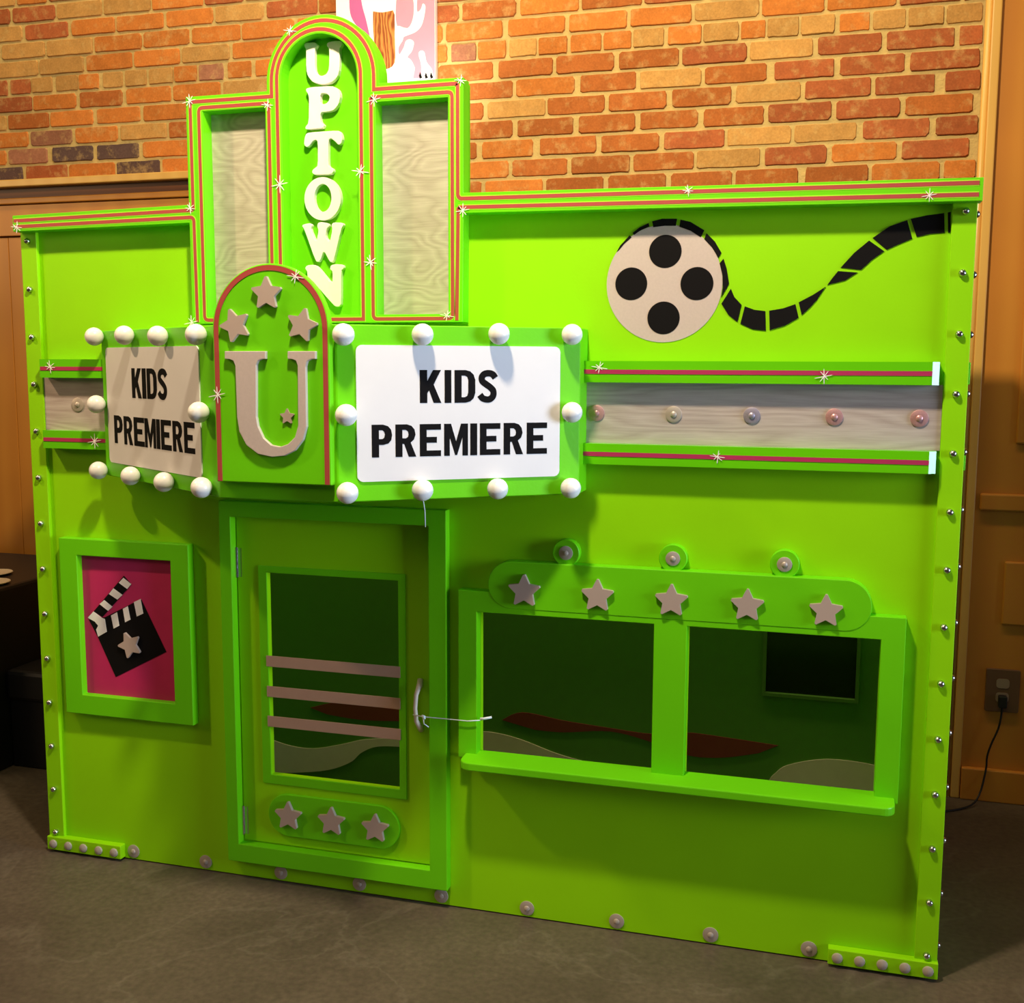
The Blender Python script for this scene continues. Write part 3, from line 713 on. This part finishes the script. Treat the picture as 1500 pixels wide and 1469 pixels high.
# ---- poster with a clapperboard
prism('poster_frame', [rect(.092, .511, .437, .950), rect(.150, .454, .495, .902)], -.028, -.0005, GREEN, ph, bevel=.002)
po = prism('poster', [rect(.146, .458, .491, .906)], -.006, -.0004, PINK, ph)
cp = lambda p: W(80+p[0]*.19737, 780+p[1]*.19737, -.006)
def pr(name, pts, material, d): return prism(name, [[cp(p) for p in pts]], -.006-d, -.0055, material, po)
pr('clapper_slate', [(255,645),(375,628),(590,518),(645,497),(830,885),(455,1072),(320,770)], BLACK, .0008)
pr('clapper_arm', [(290,585),(515,320),(572,385),(355,628)], BLACK, .0008)
for c in ([(248,632),(290,585),(350,632),(375,640),(390,735),(325,772),(310,720),(325,690),(300,660)], [(420,615),(465,590),(482,690),(440,712)], [(508,565),(545,545),(565,645),(525,665)],
          [(590,515),(640,492),(660,600),(612,622)], [(335,530),(370,500),(430,550),(398,580)], [(405,455),(438,413),(505,462),(468,497)], [(478,372),(512,335),(570,382),(540,418)]):
    pr('clapper_stripe', c, WHITE, .0014)
x, z = cp((567, 832)); place('star', STAR, (x, -.0065, z), po, STARM, (0, -.42, 0), (.0385, .03, .0385))

# ---- door
prism('door_frame', [rect(.610, 1.263, .057, 1.076), rect(.645, 1.214, .109, 1.034)], -.030, -.0005, GREEN, ph, bevel=.002)
door = prism('door', [rect(.6485, 1.2105, .1125, 1.0305), rect(.737, 1.122, .312, .883)], -.003, .016, LIME, ph)
prism('window_moulding', [rect(.713, 1.141, .287, .900), rect(.738, 1.121, .313, .882)], -.007, -.0028, GREEN, door, bevel=.001)
for z0 in (.621, .5355, .451): box('slat', .732, 1.126, -.009, -.0065, z0, z0+.0305, SLAT, door, bevel=.0008)
prism('star_plaque', [rrect(.731, 1.122, .143, .263, .0598, 12)], -.013, -.0028, GREEN, door, bevel=.0015)
for x, y in ((424, 1194), (487, 1202), (551, 1212)): star(x, y, -.013, 21, door)
for z in (.905, .170):
    bm = bmesh.new(); add_tube(bm, [(.6465, -.005, z-.042), (.6465, -.005, z+.042)], .0045, 10); add_box(bm, .6475, .662, -.0045, -.0025, z-.04, z+.04)
    obj('hinge', bm_mesh('hinge', bm), METAL, door)
hx, hz = W(612, 1036, -.02)
bm = bmesh.new()
add_tube(bm, [(hx-.004+.006, -.004, hz+.072), (hx+.003, -.013, hz+.058), (hx-.002, -.026, hz+.035), (hx-.003, -.031, hz), (hx-.002, -.026, hz-.035), (hx+.003, -.013, hz-.054), (hx+.003, -.004, hz-.066)], [.008, .0085, .006, .0055, .006, .0085, .008], 10)
tag(obj('handle', bm_mesh('handle', bm, True), mat('satin_nickel', (226, 208, 192), .3, metal=.1), door), 'satin chrome pull handle')

# ---- ticket window
wf = prism('window_frame', [rect(1.297, 2.378, .432, .874), rect(1.347, 1.800, .4335, .820), rect(1.880, 2.325, .4335, .820)], -.035, -.0005, GREEN, ph, bevel=.002)
prism('header_board', [rrect(1.377, 2.302, .834, .955, .0603, 12)], -.0365, -.0006, GREEN, wf, bevel=.002)
for x, y in ((769, 865), (876, 872), (984, 879), (1095, 886), (1210, 894)): star(x, y, -.0365, 24.5, wf)
ROS = lathe([(.034, 0), (.034, -.022), (.0325, -.024), (0, -.024)], 32); ROS.materials.append(GREEN)
for p in ROS.polygons: p.use_smooth = False
for x in (1.576, 1.841, 2.103):
    place('rosette', ROS, (x, -.0008, .982), wf, GREEN)
    place('washer', WASHER, (x, -.0248, .982), wf, WASH, None, .9)
sc_ = []
for cx, a0, a1 in ((1.317+.03, 180, 270), (2.370-.03, 270, 360)):
    for i in range(7):
        t = math.radians(a0+(a1-a0)*i/6); sc_.append((cx+.03*math.cos(t), -.100+.03+.03*math.sin(t)))
pl = [(1.317, -.0008)]+sc_+[(2.370, -.0008)]
bm = bmesh.new(); a = [bm.verts.new((x, y, .423)) for x, y in pl]; b = [bm.verts.new((x, y, .444+(y+.1)*.02)) for x, y in pl]
a = a; bm.faces.new(a); bm.faces.new(b[::-1])
for i in range(len(pl)): j = (i+1) % len(pl); bm.faces.new((a[i], a[j], b[j], b[i]))
sill = obj('window_sill', bm_mesh('window_sill', bm), GREEN, ph)
md = sill.modifiers.new('edge', 'BEVEL'); md.width = .003; md.segments = 2; md.limit_method = 'ANGLE'

# ================================================================== LOOSE THINGS
def p3(px, py, Y): v = onY(px, py, Y); return (float(v[0]), float(v[1]), float(v[2]))
# zip tie from the door handle round the window jamb
z1 = p3(621, 1050, -.038); z2 = p3(700, 1056, -.042)
zt = empty('zip_tie', z1, 'thin white tie looped from the door handle to the ticket window', 'tie')
tube('strap', [(hx-.006, -.0405, z1[2]+.004), z1, p3(655, 1053, -.044), p3(685, 1056, -.044), p3(703, 1055, -.043)], .0014, STRING, zt, 6)
tube('knot', [p3(618, 1048, -.040), p3(621, 1050, -.042), p3(622, 1053, -.040)], [.003, .0048, .003], STRING, zt, 8)
tube('tail', [p3(620, 1052, -.040), p3(621, 1060, -.040), p3(628, 1065, -.040)], .0016, STRING, zt, 6)
tube('clip', [p3(704, 1053, -.040), p3(709, 1052.5, -.040), p3(720, 1050.5, -.040)], [.0042, .0032, .003], STRING, zt, 8)
# string below the marquee
sb = (FR.T @ Vector((FR.px(620, 728, .012)[0], -.012, FR.px(620, 728, .012)[1])))
st = tube('pull_string', [(sb.x-.018, sb.y-.004, sb.z-.002), (sb.x-.010, sb.y-.008, sb.z+.006), (sb.x, sb.y-.006, sb.z+.004), (sb.x+.006, sb.y-.006, sb.z-.03), (sb.x+.007, sb.y-.006, sb.z-.068)], .0013, STRING, None, 6)
tag(st, 'short white string hanging under the marquee above the door', 'string')

# pink and white printed board on the brick wall behind the sign
bd = empty('printed_board', (.6, 1.24, 2.3), 'pink and white printed board on the brick wall behind the sign', 'board')
BY = 1.225
def wb(x, y): return W(470+x*.15333, y*.15333, BY)
xl, _ = wb(145, 60); xr, _ = wb(1092, 400); zb = wb(1000, 800)[1]
bt = wb(600, -425)[1]
box('panel', xl, xr, BY, WY-.014, zb, bt, mat('board_white', (244, 240, 238), .5), bd)
PP = mat('print_pink', (222, 140, 160), .5); PM = mat('print_mauve', (190, 96, 150), .5); PWH = mat('print_white', (246, 240, 236), .5)
PO = wood_mat('print_wood', (238, 150, 70), (150, 74, 24), .5, (14, 1, 3.2), 14., 1.6, axis='X', bump=0)
def pb(name, pts, material, d): return prism(name, [[wb(*p) for p in pts]], BY-d, BY+.0005, material, bd)
pb('print_shape', spline([(275, -420), (272, -100), (280, 120), (330, 230), (400, 310), (470, 360)], 4)+spline([(465, 330), (430, 180), (395, 50), (380, -100), (390, -420)], 4), PM, .0008)
pb('print_shape', [(720, -420), (1085, -420), (1090, 735), (880, 750)]+spline([(900, 650), (860, 570), (800, 540), (750, 520), (745, 450), (790, 360), (730, 250), (715, 120), (730, -100)], 3), PP, .0008)
pb('print_drip', spline([(870, -420), (880, -50), (890, 60), (880, 180), (830, 270), (720, 250), (715, 400), (800, 350), (900, 310), (960, 250), (990, 150), (1000, 60), (975, 35), (960, 80), (935, 110), (918, 90), (925, -100), (930, -420)], 3), PWH, .0014)
pb('print_drip', spline([(730, 560), (790, 460), (815, 390), (860, 378), (890, 410), (870, 490), (825, 560), (850, 700), (730, 720)], 4), PWH, .0014)
pb('print_drip', spline([(960, 740), (960, 620), (935, 520), (955, 485), (990, 500), (1010, 590), (1060, 660), (1075, 735)], 4), PWH, .0014)
pb('print_block', spline([(500, 110), (590, 120), (690, 100)], 3)+spline([(705, 140), (708, 400), (705, 600), (620, 660), (560, 600), (515, 440), (500, 250)], 3), PO, .0014)
for x in (950, 1005, 1055): pb('print_mark', [(x-12, 725), (x, 690), (x+20, 742), (x-4, 752)], BLACK, .002)

# black padded bench at the left, behind the playhouse
be = empty('padded_bench', (-1.2, .8, 0), 'low black vinyl bench with a raised end beside the wood wainscot', 'bench')
box('seat', -.598, -.06, .52, 1.15, .25, .36, NAVY, be, bevel=.015)
box('base', -.598, -.06, .54, 1.14, .0, .25, NAVY, be, bevel=.004)
box('raised_end', -1.9, -.60, .42, 1.15, .0, .655, NAVY, be, bevel=.012)
CRM = mat('cream_plate', (226, 208, 182), .5)
for (px_, py_, rx, ry), nm in (((2, 842, .060, .030), 0), ((-2, 856, .085, .018), 1)):
    v = ray(px_, py_); t = (.656-CAM[2])/v[2]; c = CAM+v*t
    me = lathe([(.0, 0), (.055, 0), (.075, -.008), (.073, -.010), (.053, -.003), (0, -.003)], 28)
    o = place('saucer', me, (c[0]-.03, c[1], .6555), None, CRM, (-math.pi/2, 0, 0), (.8, 1, .9))
    tag(o, ('cream saucer on the black bench, the one closer to the wood wainscot', 'cream saucer on the black bench, the one farther from the wood wainscot')[nm], 'saucer', 'saucers on the black bench')

# wall outlet with a plugged-in cord, right
ox, oz = W(1468, 1011, 1.22); oc = empty('wall_outlet', (ox, 1.2249, oz), 'brown wall outlet low on the wood panelling', 'outlet')
prism('cover_plate', [rrect(ox-.052, ox+.052, oz-.072, oz+.072, .006)], 1.212, 1.2248, DKPLATE, oc, bevel=.002)
for dz in (.025, -.022): prism('socket', [rrect(ox-.020, ox+.020, oz+dz-.016, oz+dz+.016, .010)], 1.2105, 1.2125, PLASTIC, oc)
pc = empty('power_cord', (ox, 1.2, oz), 'thin black power cord plugged into the wall outlet', 'cord')
prism('plug', [rrect(ox-.013, ox+.013, oz-.052, oz-.012, .005)], 1.185, 1.2100, CORD, pc, bevel=.003)
pts = [(ox, 1.197, oz-.05)]+[p3(x, y, 1.195) for x, y in ((1466, 1052), (1462, 1068), (1452, 1090), (1446, 1108), (1444, 1128))]
e = pts[-1]; pts += [(e[0]-.02, 1.17, .03), (e[0]-.06, 1.12, .006), (e[0]-.16, 1.05, .005), (e[0]-.3, 1.0, .005)]
tube('cable', spline(pts, 4), .0032, CORD, pc, 8)
